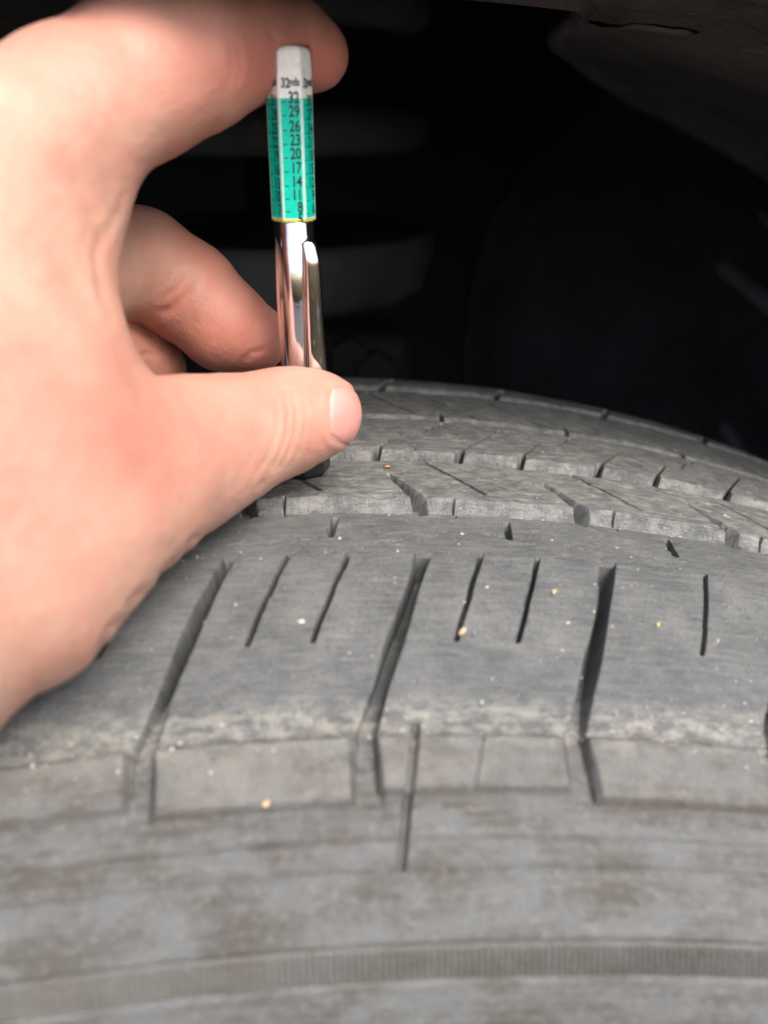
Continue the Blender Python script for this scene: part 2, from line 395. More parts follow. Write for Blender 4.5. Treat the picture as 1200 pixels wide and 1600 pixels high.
serr_m = (tc < -53.2) & (tc > -57.1) & (uc > -60) & (uc < 130)
done |= serr_m
part('sidewall', tc <= -38)
part('inner_sidewall', tc >= 104)
# the band of fine radial ribs round the sidewall
def rel_serr(t, u):
    base = relief(t, u)
    inb = sstep(-57.0, -56.6, t)*(1-sstep(-53.7, -53.3, t))
    return base+inb*(.60*sstep(.25, .75, .5+.5*np.cos(u*2*np.pi/.84)))
T2 = np.array([-57.6, -57.3, -57.0, -56.8, -56.6, -56, -55, -54.2, -53.7, -53.5, -53.3, -53.0, -52.8]); U2 = np.arange(-61.5, 132, .12)
V2, N2, TT2, UU2, H2 = sheet(T2, U2, rel_serr, False)
emit('serrated_band', V2, N2, TT2, UU2, np.ones((len(T2)-1, len(U2)-1), bool), tyre)

def tyre_point(t, u, lift=0.0):
    H = relief(np.array([[t]]), np.array([[u]]))[0, 0]
    c = spline(np.array([t]))[0]; c1 = spline(np.array([t+.05]))[0]; tan = (c1-c)/np.linalg.norm(c1-c); n = np.array([-tan[1], tan[0]])
    s, r = c+n*(H+lift) + np.array([0, R0]); th = u/R0
    return np.array([r*math.sin(th), s, r*math.cos(th)]), np.array([n[1]*math.sin(th), n[0], n[1]*math.cos(th)])
# grit lying on the rubber
gv, gf = [], []
octa = np.array([(1, 0, 0), (-1, 0, 0), (0, 1, 0), (0, -1, 0), (0, 0, 1), (0, 0, -1)], float)
of = [(0, 2, 4), (2, 1, 4), (1, 3, 4), (3, 0, 4), (2, 0, 5), (1, 2, 5), (3, 1, 5), (0, 3, 5)]
for i in range(1300):
    z = random.random()
    if z < .2: t = random.choice((random.gauss(17.2, .7), random.gauss(39.5, .8), random.gauss(1.2, .5)))
    elif z < .45: t = random.uniform(1, 60)
    elif z < .7: t = random.uniform(-26, 1)
    else: t = random.gauss(-28.6, 2.2)
    u = random.uniform(-42, 105); size = min(.42, .05+random.expovariate(1/.055))
    p, n = tyre_point(t, u, size*.25)
    q = p+(octa*np.array([random.uniform(.6, 1.4) for _ in range(3)])+rng.normal(0, .18, (6, 3)))*size
    b = len(gv); gv += list(q); gf += [tuple(b+x for x in f) for f in of]
g = mesh_obj('sand_grit', gv, gf, M_GRIT, None, False); g['kind'] = 'stuff'
g['label'] = 'pale sand grains scattered on the worn tread'; g['category'] = 'grit'
def flake(t, u, size, label, col=None):
    p, n = tyre_point(t, u, .18); n = Vector(n); a = n.orthogonal().normalized(); b = n.cross(a)
    vs = []; K = 9
    for L_ in (0, .16):
        for i in range(K):
            ang = 2*math.pi*i/K; rr = size*random.uniform(.55, 1.1)
            v = Vector(p)+a*rr*math.cos(ang)+b*rr*.6*math.sin(ang)+n*(L_+random.uniform(0, .25))
            vs.append(v)
    fs = [tuple(range(K))[::-1], tuple(range(K, 2*K))]+[(i, (i+1) % K, K+(i+1) % K, K+i) for i in range(K)]
    o = mesh_obj('straw_flake', vs, fs, col or M_FLAKE, None, False); o['label'] = label; o['category'] = 'debris'
flake(-15.2, 23.6, .7, 'tan flake at the lower end of a thin slit in the shoulder block')
flake(-8.0, 37.8, .65, 'small straw-coloured flake right of the thin slits, mid shoulder block')
flake(-12.3, 52.5, .45, 'tiny yellow flake on the right-hand shoulder block', plain('yellow_flake', (.42, .40, .14), .8))
flake(31.0, 17.6, .65, 'orange brown crumb on the rib behind the thumbnail', plain('orange_crumb', (.50, .20, .08), .8))
flake(-37.3, -3.0, .6, 'pale orange crumb on the lower edge of a side lug', plain('peach_crumb', (.50, .34, .20), .8))

# ------------------------------------------------------------------ tread depth gauge
def at_len(py, z0=152.0, y0=735.0):
    "pen length (mm above its foot) that shows at picture row py"
    q = (py-800)/F; a = (y0-800)/F*z0; c, s_ = CU[2], -CF[2]
    return (a-q*z0)/(c-q*s_)
foot = P(474, 737, 152.0)
ztop = 152.0-66*(-CF[2])
top = P(449, 72, ztop)
ax = top-foot; PL = np.linalg.norm(ax); ax /= PL
front = -CF+ax*np.dot(CF, ax); front /= np.linalg.norm(front)   # towards the viewer's side
rgt = np.cross(ax, front); rgt /= np.linalg.norm(rgt)
if np.dot(rgt, CR) < 0: rgt = -rgt
phi = math.radians(8)
fx = front*math.cos(phi)+rgt*math.sin(phi); rx = rgt*math.cos(phi)-front*math.sin(phi)
gauge = empty('tread_depth_gauge', foot, 'chrome tread depth gauge with teal numbered scale standing on the tread', 'gauge')
def G(r, a, h):
    "gauge coordinates: a measured from the face turned to the viewer, towards the right"
    return foot+ax*h+(fx*math.cos(a)+rx*math.sin(a))*r
def rings(name, prof_, mat, nseg=48, ripple=0.0, off=lambda h: (0, 0), close=True, smooth=True):
    vs, fs = [], []
    for (r, h) in prof_:
        for i in range(nseg): vs.append(G(r+(ripple*(math.sin(7*2*math.pi*i/nseg)+.6*math.sin(15*2*math.pi*i/nseg+1)) if r > 2.9 else 0), 2*math.pi*i/nseg, h))
    m = len(prof_)
    for j in range(m-1):
        for i in range(nseg):
            k = (i+1) % nseg; fs.append((j*nseg+i, j*nseg+k, (j+1)*nseg+k, (j+1)*nseg+i))
    if close: fs += [tuple(range(nseg))[::-1], tuple((m-1)*nseg+i for i in range(nseg))]
    o = mesh_obj(name, vs, fs, mat, gauge, smooth)
    if smooth:
        for p in o.data.polygons:
            if len(p.vertices) > 4: p.use_smooth = False
    return o
h_tube = at_len(341); h_green = at_len(151); h_cap = PL
rt = 3.22
rings('metal_tube', [(2.3, 5.2), (2.85, 5.3), (2.95, 6.0), (2.98, 9), (3.0, 20), (rt, 30), (rt, h_tube-.25), (rt-.2, h_tube), (2.6, h_tube+.02)], M_CHROME, 144, .010)
# hexagonal scale bar: corner strips stand between six label faces
RH = 3.42
def hexring(rc, bev):
    out = []
    for k in range(6):
        a = math.pi/6+k*math.pi/3
        c = np.array([math.cos(a), math.sin(a)])*rc; tn = np.array([-math.sin(a), math.cos(a)])
        for s_ in (-1, 0, 1):
            q = c*(1-.06*bev/.5*(s_ != 0)*0) + tn*s_*bev - c/np.linalg.norm(c)*(abs(s_)*bev*math.tan(math.pi/6)+(.05 if s_ == 0 else 0))
            out.append(q)
    return out
def hexprism(name, hs, rs, mat, bev=.42):
    vs, fs = [], []
    for h, r in zip(hs, rs):
        for q in hexring(r, bev*r/RH): vs.append(foot+ax*h+fx*q[0]+rx*q[1])
    n = 18
    for j in range(len(hs)-1):
        for i in range(n):
            k = (i+1) % n; fs.append((j*n+i, j*n+k, (j+1)*n+k, (j+1)*n+i))
    fs += [tuple(range(n))[::-1], tuple((len(hs)-1)*n+i for i in range(n))]
    return mesh_obj(name, vs, fs, mat, gauge, False)
hexprism('scale_bar', [h_tube-3, h_tube-.03, h_tube+.02, h_green], [2.7, 2.7, RH, RH], M_EDGE, .34)
hexprism('cap', [h_green, h_cap-3, h_cap-1.3, h_cap-.7, h_cap-.3, h_cap-.05, h_cap], [RH+.004, RH-.04, RH-.1, RH-.2, RH-.45, RH-.9, RH-1.7], M_WHITE, .62)
ap = RH*math.cos(math.pi/6)
for k in range(6):
    a = k*math.pi/3; n_ = fx*math.cos(a)+rx*math.sin(a); tg = -fx*math.sin(a)+rx*math.cos(a); hw = RH/2-.30
    o = foot+n_*(ap+.012)
    vs = [o-tg*hw+ax*(h_tube+.55), o+tg*hw+ax*(h_tube+.55), o+tg*hw+ax*h_green, o-tg*hw+ax*h_green]
    back = [v-n_*.1 for v in vs]
    mesh_obj('scale_label', vs+back, [(0, 1, 2, 3), (7, 6, 5, 4), (0, 4, 5, 1), (1, 5, 6, 2), (2, 6, 7, 3), (3, 7, 4, 0)], M_GREEN, gauge, False)
hexprism('yellow_band', [h_tube+.03, h_tube+.05, h_tube+.36, h_tube+.38], [RH-.1, RH+.03, RH+.03, RH-.1], M_YEL, .34)
def text_mesh(s, size, sx=1.0):
    cu = bpy.data.curves.new('t', 'FONT'); cu.body = s; cu.size = size; cu.align_x = 'RIGHT'; cu.align_y = 'CENTER'; cu.resolution_u = 3; cu.offset = size*.03
    ob = bpy.data.objects.new('t', cu); sc.collection.objects.link(ob)
    dg = bpy.context.evaluated_depsgraph_get(); me = bpy.data.meshes.new_from_object(ob.evaluated_get(dg))
    vs = np.array([v.co[:] for v in me.vertices])*np.array([sx, 1, 1]); fs = [tuple(p.vertices) for p in me.polygons]
    bpy.data.objects.remove(ob); bpy.data.meshes.remove(me)
    return vs, fs
def face_print(kface, numbers, rows, heading):
    a = kface*math.pi/3; n_ = fx*math.cos(a)+rx*math.sin(a); tg = -fx*math.sin(a)+rx*math.cos(a); o = foot+n_*(ap+.035)
    VS, FS = [], []
    def put(vs, fs, x, h):
        b = len(VS)
        for v in vs: VS.append(o+tg*(x+v[0])+ax*(h+v[1]))
        FS.extend([tuple(b+i for i in f) for f in fs])
    for s, py in zip(numbers, rows):
        vs, fs = text_mesh(s, 2.15, .74); put(vs, fs, 1.32, at_len(py))
        if s != '5':
            h = at_len(py+6)
            put([(-1.25, -.07), (-.62, -.07), (-.62, .09), (-1.25, .09)], [(0, 1, 2, 3)], 0, h)
    vs, fs = text_mesh('32', 1.75, .72); put(vs, fs, .02, at_len(128.5))
    vs, fs = text_mesh('nds', 1.45, .72); put(vs, fs, 1.42, at_len(126.5))
    mesh_obj('printed_numbers', VS, FS, M_INK, gauge, False)
rows = [151, 172, 195, 216, 237, 258.5, 280, 300, 319, 336.5]
rows2 = [156, 177, 199, 220, 241, 262, 283, 303, 323]
face_print(0, ['32', '29', '26', '23', '20', '17', '14', '11', '8', '5'], rows, True)
face_print(5, ['31', '28', '25', '22', '19', '16', '13', '10', '7'], rows2, True)
face_print(1, ['30', '27', '24', '21', '18', '15', '12', '9', '6'], rows2, True)
# clip: a springy strip, spoon-shaped tip at the top, standing off the tube lower down
hc_top = at_len(366); hc_bot = at_len(588)
vs, fs = [], []
nc, ns = 34, 13
ca = math.radians(36)
for j in range(nc):
    x = j/(nc-1); h = hc_top+(hc_bot-hc_top)*x
    wd = 1.3*min(1, math.sqrt(max(0, 1-(1-min(x/.045, 1))**2))+.05)
    wd = wd*(.95+.35*x)
    offr = rt+.05+.6*sstep(0, .16, x)+1.15*x**1.15 + .08*math.sin(x*7)
    cen = foot+ax*h+(fx*math.cos(ca)+rx*math.sin(ca))*offr
    cf_ = ca-math.radians(24); no = fx*math.cos(cf_)+rx*math.sin(cf_); tg = -fx*math.sin(cf_)+rx*math.cos(cf_)
    for i in range(ns):
        a = 2*math.pi*i/ns; th_ = .72*(min(1, wd))
        dish = -.0*math.exp(-((x-.09)/.06)**2)*max(0, math.cos(a))*1.0
        vs.append(cen+tg*math.sin(a)*wd+no*(math.copysign(abs(math.cos(a))**.8, math.cos(a))*th_+dish))
for j in range(nc-1):
    for i in range(ns):
        k = (i+1) % ns; fs.append((j*ns+i, j*ns+k, (j+1)*ns+k, (j+1)*ns+i))
fs += [tuple(range(ns))[::-1], tuple((nc-1)*ns+i for i in range(ns))]
mesh_obj('clip', vs, fs, M_CHROME, gauge)
rings('base_collar', [(3.4, .0), (4.3, .25), (4.75, 1.0), (4.75, 3.1), (4.2, 4.4), (3.2, 5.4)], M_BLACK, 8, smooth=False)
rings('probe_pin', [(.5, -1.0), (.65, -.8), (.65, .2)], M_CHROME, 12)

# ------------------------------------------------------------------ hand (signed distance field, turned into one continuous skin)
Z = lambda px, py, z, rpx: (P(px, py, z), rpx*z/F)
def cone(pts, a, b):
    (pa, ra), (pb, rb) = a, b
    ab = (pb-pa).astype(np.float32); L2 = float(ab@ab)
    d = pts-pa.astype(np.float32)
    h = np.clip(d@ab/L2, 0, 1)
    d = d-h[:, None]*ab
    return np.sqrt((d*d).sum(1))-(ra+h*(rb-ra)).astype(np.float32)
def smin(a, b, k):
    h = np.clip(.5+.5*(b-a)/k, 0, 1); return b*(1-h)+a*h-k*h*(1-h)
def smax(a, b, k): return -smin(-a, -b, k)
def chain(pts, c, k):
    d = None
    for a, b in zip(c[:-1], c[1:]):
        e = cone(pts, a, b); d = e if d is None else smin(d, e, k)
    return d
thumb = [Z(503, 646, 138.5, 60), Z(474, 650, 138.0, 67), Z(428, 663, 137, 78), Z(345, 690, 131, 97), Z(278, 714, 125, 117), Z(175, 752, 115, 150), Z(75, 800, 106, 180), Z(-20, 856, 101, 230), Z(-150, 892, 97, 326)]
index = [Z(492, 86, 130.0, 52), Z(452, 68, 128.6, 64), Z(378, 70, 125.0, 84), Z(300, 88, 121, 107), Z(215, 122, 117, 116), Z(110, 185, 111, 124), Z(0, 270, 106, 150), Z(-140, 380, 100, 210)]
web = [Z(96, 330, 113, 98), Z(60, 440, 107, 96), Z(76, 560, 107, 100), Z(120, 650, 110, 110)]
palm = [Z(-60, 420, 104, 190), Z(-90, 700, 100, 240), Z(-240, 700, 98, 300)]
palm2 = [Z(20, 430, 124, 120), Z(30, 620, 122, 150)]
middle = [Z(60, 440, 134, 110), Z(150, 415, 142, 88), Z(218, 412, 148, 84), Z(292, 456, 151.5, 77), Z(350, 508, 153, 70), Z(398, 528, 153.5, 53)]
ring = [Z(60, 560, 140, 100), Z(150, 560, 151, 78), Z(222, 566, 158, 58), Z(250, 575, 160, 40)]
wrist = [Z(-200, 620, 98, 330), Z(-460, 640, 92, 380)]
def hand_sdf(p):
    t = chain(p, thumb, 3.5); i = chain(p, index, 2.5)
    m = smin(t, i, 4); m = smin(m, chain(p, web, 3), 5); m = smin(m, chain(p, palm, 6), 7)
    m = smin(m, chain(p, wrist, 5), 8)
    b = chain(p, palm2, 4); b = smin(b, chain(p, middle, 1.6), 2.2); b = smin(b, chain(p, ring, 1.5), 1.0)
    d = smin(m, b, 1.6)
    # fleshy bulges
    def bulge(c, r, amt):
        return amt*np.exp(-((p-c.astype(np.float32))**2).sum(1)/(r*r))
    d = d-bulge(P(455, 660, 131.5), 5.0, .5)-bulge(P(225, 690, 105), 15, 1.2)-bulge(P(120, 250, 98), 10, .5)
    d = d+bulge(P(330, 720, 122), 8, .5)-bulge(P(250, 420, 142), 7, .4)
    # where the flesh gives way to the gauge
    tube = cone(p, (foot, 3.15), (foot+ax*(PL-.0), 3.25))
    tcut = np.maximum(tube, (p-foot.astype(np.float32))@ax.astype(np.float32)-PL-.05)
    clipc = cone(p, (G(3.3, ca, hc_top), .8), (G(5.0, ca, hc_bot), 1.3))
    face = cone(p, (foot+ax*(PL-13)+fx*3.6, 2.0), (foot+ax*(PL-1.9)+fx*3.6, 1.9))
    d = smax(d, -np.minimum(np.minimum(tcut, clipc), face)+.02, .7)
    return d
def surface_nets(f, lo, hi, h):
    nx, ny, nz = [int(math.ceil((hi[i]-lo[i])/h))+1 for i in range(3)]
    gx, gy, gz = [np.float32(lo[i])+np.arange(n, dtype=np.float32)*np.float32(h) for i, n in enumerate((nx, ny, nz))]
    D = np.empty((nx, ny, nz), np.float32)
    for i0 in range(0, nx, 12):
        X, Y, Zg = np.meshgrid(gx[i0:i0+12], gy, gz, indexing='ij')
        D[i0:i0+12] = f(np.stack([X.ravel(), Y.ravel(), Zg.ravel()], -1)).reshape(X.shape)
    S = D < 0
    c = [S[a:nx-1+a, b:ny-1+b, e:nz-1+e] for a in (0, 1) for b in (0, 1) for e in (0, 1)]
    cnt = sum(x.astype(np.int8) for x in c); act = (cnt > 0) & (cnt < 8)
    idx = -np.ones(act.shape, np.int64); I = np.argwhere(act); idx[act] = np.arange(len(I))
    acc = np.zeros((len(I), 3)); w_ = np.zeros(len(I))
    cor = [(a, b, e) for a in (0, 1) for b in (0, 1) for e in (0, 1)]
    for a in range(8):
        for b in range(a+1, 8):
            ca_, cb_ = np.array(cor[a]), np.array(cor[b])
            if np.abs(ca_-cb_).sum() != 1: continue
            A = I+ca_; B = I+cb_; da = D[A[:, 0], A[:, 1], A[:, 2]]; db = D[B[:, 0], B[:, 1], B[:, 2]]
            x = (da < 0) != (db < 0); tq = np.where(x, da/np.where(x, da-db, 1), 0)
            acc += np.where(x[:, None], ca_+(cb_-ca_)*tq[:, None], 0); w_ += x
    Vv = (I+acc/w_[:, None])*h+np.array(lo)
    Q = []
    for axn in range(3):
        b_, c_ = (axn+1) % 3, (axn+2) % 3
        s0 = [slice(1, -1)]*3; s0[axn] = slice(0, -1); s1 = list(s0); s1[axn] = slice(1, None)
        ch = S[tuple(s0)] != S[tuple(s1)]; E_ = np.argwhere(ch); E_ += np.array([0 if i == axn else 1 for i in range(3)])
        inside = S[E_[:, 0], E_[:, 1], E_[:, 2]]
        def cell(db, dc):
            K = E_.copy(); K[:, b_] -= db; K[:, c_] -= dc; return idx[K[:, 0], K[:, 1], K[:, 2]]
        q = np.stack([cell(1, 1), cell(0, 1), cell(0, 0), cell(1, 0)], -1)
        q[~inside] = q[~inside][:, ::-1]; Q.append(q)
    return Vv, np.concatenate(Q)
def grad(p, e=.08):
    g_ = np.stack([hand_sdf(p+np.eye(3, dtype=np.float32)[i]*e)-hand_sdf(p-np.eye(3, dtype=np.float32)[i]*e) for i in range(3)], -1)/(2*e)
    return g_
allp = np.array([q[0] for c_ in (thumb, index, web, palm, middle, ring, wrist) for q in c_])
lo = np.array([-88., allp[:, 1].min()-14, 262.]); hi = np.array([4., 34., 408.])
hp = np.array([q[0] for c_ in (thumb, index, middle, ring) for q in c_])
lo = np.array([-92., -75., 268.]); hi = np.array([13., 36., 418.])
hv, hq = surface_nets(hand_sdf, lo, hi, .85)
me = bpy.data.meshes.new('tmp'); me.from_pydata(hv.tolist(), [], hq.tolist())
ob = bpy.data.objects.new('tmp', me); sc.collection.objects.link(ob)
md = ob.modifiers.new('s', 'SUBSURF'); md.levels = 1
dg = bpy.context.evaluated_depsgraph_get(); m2 = bpy.data.meshes.new_from_object(ob.evaluated_get(dg))
n = len(m2.vertices); hv = np.empty(n*3, np.float32); m2.vertices.foreach_get('co', hv); hv = hv.reshape(-1, 3)
hq = np.empty(len(m2.loops), np.int32); m2.loops.foreach_get('vertex_index', hq); hq = hq.reshape(-1, 4)
bpy.data.objects.remove(ob)
border = (hv[:, 0] < lo[0]+2)
for _ in range(2):
    g_ = grad(hv); d_ = hand_sdf(hv); step = g_*(d_/np.maximum((g_*g_).sum(1), .25))[:, None]; step[border] = 0; hv = hv-np.clip(step, -.5, .5)
g_ = grad(hv); hn = g_/np.linalg.norm(g_, axis=1)[:, None]
# the view onto each skin point in picture units, used only to lay creases out along measured lines
rel = hv-CP.astype(np.float32); zc = rel@CF; hx = 600+F*(rel@CR)/zc; hy = 800-F*(rel@CU)/zc
frontf = (hn@CF) < .25
def dist_poly(pts):
    d = np.full(len(hv), 1e9)
    for (x0, y0), (x1, y1) in zip(pts[:-1], pts[1:]):
        L2 = (x1-x0)**2+(y1-y0)**2; h_ = np.clip(((hx-x0)*(x1-x0)+(hy-y0)*(y1-y0))/L2, 0, 1)
        d = np.minimum(d, np.hypot(hx-x0-h_*(x1-x0), hy-y0-h_*(y1-y0)))
    return d
crease = np.zeros(len(hv)); disp = np.zeros(len(hv))
def crease_line(pts, wpx, depth, zr, col=.5, rim=.3):
    global crease, disp
    m = frontf & (zc > zr[0]) & (zc < zr[1])
    d = dist_poly(pts)
    # a fold swells on both sides and fades out towards its ends
    ex = np.minimum(np.hypot(hx-pts[0][0], hy-pts[0][1]), np.hypot(hx-pts[-1][0], hy-pts[-1][1])); fade = np.clip(ex/(wpx*2.5), .15, 1)
    gq = np.exp(-(d/wpx)**2); disp = disp-np.where(m, (depth*gq-depth*rim*np.exp(-((d-wpx*2.1)/(wpx*1.2))**2))*fade, 0)
    crease = np.maximum(crease, np.where(m, col*gq*fade, 0))
FR, BK = (60, 141), (139, 175)
for dx, dp in ((0, .20), (13, .24), (27, .13), (-16, .12), (42, .06)):                # knuckle folds of the thumb
    crease_line([(443+dx, 612), (452+dx, 645), (448+dx, 680), (436+dx, 712), (420+dx, 738)], 5, dp, FR, .30)
crease_line([(508, 628), (506, 655), (500, 685), (486, 722)], 5, .08, FR, .3)
for q_ in ([(180, 1010), (206, 942), (228, 918)], [(238, 950), (258, 892), (280, 868)], [(280, 895), (298, 850), (318, 832)], [(150, 1040), (170, 985), (188, 966)]):
    crease_line(q_, 6, .34, FR, .22, .2)
crease_line([(405, 762), (416, 745)], 4, .2, FR, .3)
crease_line([(100, 255), (135, 300), (152, 350), (150, 400)], 13, .20, FR, .16)
crease_line([(60, 380), (110, 430), (140, 470)], 14, .10, FR, .05)
crease_line([(165, 360), (150, 400), (156, 450), (178, 500)], 7, .22, FR, .45)
crease_line([(200, 290), (186, 330), (160, 375)], 7, .12, FR, .25)
crease_line([(360, 60), (366, 100), (358, 140)], 7, .12, FR, .25); crease_line([(374, 70), (378, 105), (372, 130)], 4, .14, FR, .25)
crease_line([(306, 436), (290, 462), (266, 484), (240, 492)], 8, .45, BK, .8, .1)
crease_line([(295, 425), (277, 452), (252, 468)], 5, .25, BK, .35)
crease_line([(418, 545), (392, 552), (378, 566)], 4, .25, BK, .5)
crease_line([(216, 556), (232, 552), (244, 557)], 3.5, .35, (145, 175), .8)
crease_line([(434, 84), (425, 50), (440, 20)], 8, .15, FR, .2)
nb_ = P(520, 652, 138.0); no_ = (-CF*.80+CR*.62+CU*.04); no_ /= np.linalg.norm(no_)
na_ = CR*.78+CF*.62-CU*.06; na_ -= no_*np.dot(no_, na_); na_ /= np.linalg.norm(na_); nc_ = np.cross(no_, na_)
xa = ((hv-nb_)@na_-.3)/4.5; ya = ((hv-nb_)@nc_)/4.5; rho = (np.abs(xa)**3+np.abs(ya)**3)**(1/3)
disp = disp+np.where((hn@no_ > .1), .16*np.exp(-((rho-1.13)/.12)**2)*(xa < .6)-.06*np.exp(-((rho-1.0)/.05)**2), 0)
crease = np.maximum(crease, np.where(hn@no_ > .1, .35*np.exp(-((rho-1.0)/.05)**2), 0))
hvn = hv+hn*disp[:, None]
hvn += hn*(.10*vnoise(hx/26, hy/26, 31)+.05*vnoise(hx/9, hy/9, 32))[:, None]
# blood flush over the knuckles and finger pads, plus shade coloured into the rear fingers
def blob(px, py, r, a, zr=FR): return np.where((zc > zr[0]) & (zc < zr[1]), a*np.exp(-((hx-px)**2+(hy-py)**2)/(r*r)), 0)
flush_shade = blob(487, 625, 40, .40)+blob(500, 700, 40, .25)+blob(345, 660, 75, .45)+blob(240, 700, 110, .38)+blob(120, 640, 60, .2)+blob(180, 560, 60, .2)+blob(240, 300, 60, .15)+blob(380, 100, 90, .50)+blob(520, 90, 60, .80)+blob(450, 120, 60, .6)+blob(300, 60, 120, .35)+blob(120, 60, 120, .25)+blob(60, 860, 120, .15)
flush_shade += np.where(zc > 141, .42, 0)*np.clip((zc-141)/3, 0, 1)+blob(400, 540, 60, .25, BK)+blob(270, 460, 50, .15, BK)  # rear fingers lie in shadow: that darker, pinker tone is painted in by depth
flush_shade = np.clip(flush_shade*.85, 0, .85)
hand = mesh_obj('person', hvn, hq, M_SKIN)
hand['label'] = 'bare hand reaching in from the left, thumb and fingers pinching the upright gauge'; hand['category'] = 'person'
for nm, arr in (('flush_shade', flush_shade), ('crease', np.clip(crease, 0, 1))):
    at = hand.data.attributes.new(nm, 'FLOAT', 'POINT'); at.data.foreach_set('value', arr.astype(np.float32))
# thumbnail: a thin curved plate lying on the skin of the thumb tip
nc0 = P(534, 655, 138.0); outv = (-CF*.80+CR*.62+CU*.04); outv /= np.linalg.norm(outv)
along = CR*.78+CF*.62-CU*.06; along -= outv*np.dot(along, outv); along /= np.linalg.norm(along); across = np.cross(outv, along)
NU_, NV_ = 27, 27
base = P(520, 652, 138.0)
pts_, msk = [], []
for j in range(NV_):
    for i in range(NU_):
        a = -1+2*i/(NU_-1); b = -1+2*j/(NV_-1)
        # square to rounded square
        x = a*math.sqrt(1-b*b*.38); y = b*math.sqrt(1-a*a*.38)
        pts_.append(base+along*(x*4.5+.3)+across*(y*4.5)+outv*14); msk.append(max(abs(a), abs(b)))
pts_ = np.array(pts_, np.float32); tcur = np.zeros(len(pts_), np.float32)
for _ in range(60):
    tcur += hand_sdf(pts_-tcur[:, None]*outv.astype(np.float32))*.8
q = pts_-tcur[:, None]*outv.astype(np.float32); nn = grad(q); nn /= np.linalg.norm(nn, axis=1)[:, None]
msk = np.array(msk); lift = .17*(1-np.clip((msk-.8)/.2, 0, 1)**2)-.05
q1 = q+nn*lift[:, None]; q0 = q-nn*.25
nf_ = []
for j in range(NV_-1):
    for i in range(NU_-1):
        a_ = j*NU_+i; nf_.append((a_, a_+1, a_+NU_+1, a_+NU_))
nail = mesh_obj('fingernail', q1, np.array(nf_), M_NAIL, hand)
fe = np.array([max(np.clip((i/(NU_-1)-.86)/.1, 0, 1), np.clip((.10-i/(NU_-1))/.06, 0, 1)*.15) for j in range(NV_) for i in range(NU_)], np.float32)
at = nail.data.attributes.new('free_edge', 'FLOAT', 'POINT'); at.data.foreach_set('value', fe)
sm = nail.modifiers.new('thickness', 'SOLIDIFY'); sm.thickness = .00025; sm.offset = -1

# ------------------------------------------------------------------ wheel housing
housing = empty('wheel_arch_liner', (0, 70, 430), 'dark scuffed plastic wheel arch liner curving over the tyre', 'wheel arch liner')
def grid_obj(name, fn, na, nb, mat, parent, smooth=True):
    vs = [fn(i/(na-1), j/(nb-1)) for j in range(nb) for i in range(na)]
    fs = np.array([(j*na+i, j*na+i+1, (j+1)*na+i+1, (j+1)*na+i) for j in range(nb-1) for i in range(na-1)])
    o = mesh_obj(name, vs, fs, mat, parent, smooth)
    return o
def arch(a, b):
    th = math.radians(-105+210*a); y = -10+float(np.interp(math.degrees(th), [-90, -12, 0, 8.0, 9.7, 14.1, 18], [216, 216, 43, 47, 125, 187, 223]))*b
    r = 410-6*math.exp(-((b)/.03)**2)+1.2*math.sin(th*9+b*5)+.5*math.sin(b*17+th*13)
    if b > .93: r -= 3*((b-.93)/.07)**2
    return np.array([r*math.sin(th), y, r*math.cos(th)])
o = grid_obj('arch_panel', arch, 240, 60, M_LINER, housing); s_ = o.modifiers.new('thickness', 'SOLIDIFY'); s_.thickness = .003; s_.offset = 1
def at_plane(px, py, yy):
    d = CF+(px-600)/F*CR-(py-800)/F*CU; return CP+d*((yy-CP[1])/d[1])
edge = [(820, -40), (862, 0), (905, 45), (942, 105), (935, 150), (880, 195), (815, 255), (765, 330), (735, 430), (720, 540), (715, 700), (715, 900)]
def side(a, b):
    x = b*(len(edge)-1); i = min(int(x), len(edge)-2); f_ = x-i
    q = np.array(edge[i])*(1-f_)+np.array(edge[i+1])*f_
    e = at_plane(q[0], q[1], 211)
    far_ = np.array([470, 238, e[2]*1.0+20-60*b])
    c = e*(1-a)+far_*a
    c[1] = 211+10*sstep(0, .05, a)+16*sstep(.05, .4, a)+2*math.sin(c[0]*.06+c[2]*.05)
    return c
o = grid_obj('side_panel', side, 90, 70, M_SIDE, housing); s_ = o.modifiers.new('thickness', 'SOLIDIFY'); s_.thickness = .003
def tube(name, pts, r, mat, parent, ns=12, closed=False):
    pts = [np.array(p, float) for p in pts]; vs, fs = [], []
    for i, p in enumerate(pts):
        d = pts[min(i+1, len(pts)-1)]-pts[max(i-1, 0)]; d /= np.linalg.norm(d)
        a = np.cross(d, [0.0, 0, 1.0] if abs(d[2]) < .9 else [1.0, 0, 0]); a /= np.linalg.norm(a); b = np.cross(d, a)
        rr = r(i/(len(pts)-1)) if callable(r) else r
        for k in range(ns): vs.append(p+(a*math.cos(2*math.pi*k/ns)+b*math.sin(2*math.pi*k/ns))*rr)
    for i in range(len(pts)-1):
        for k in range(ns):
            q = (k+1) % ns; fs.append((i*ns+k, i*ns+q, (i+1)*ns+q, (i+1)*ns+k))
    fs += [tuple(range(ns))[::-1], tuple((len(pts)-1)*ns+k for k in range(ns))]
    return mesh_obj(name, vs, fs, mat, parent)
def smooth_line(pl_, n=30):
    pl_ = np.array(pl_, float); t_ = np.linspace(0, len(pl_)-1, n); i = np.clip(t_.astype(int), 0, len(pl_)-2); f_ = t_-i
    pr = np.vstack([2*pl_[0]-pl_[1], pl_, 2*pl_[-1]-pl_[-2]]); out = []
    for a, x in zip(i, f_):
        p0, p1, p2, p3 = pr[a:a+4]; out.append(.5*((2*p1)+(-p0+p2)*x+(2*p0-5*p1+4*p2-p3)*x*x+(-p0+3*p1-3*p2+p3)*x**3))
    return out
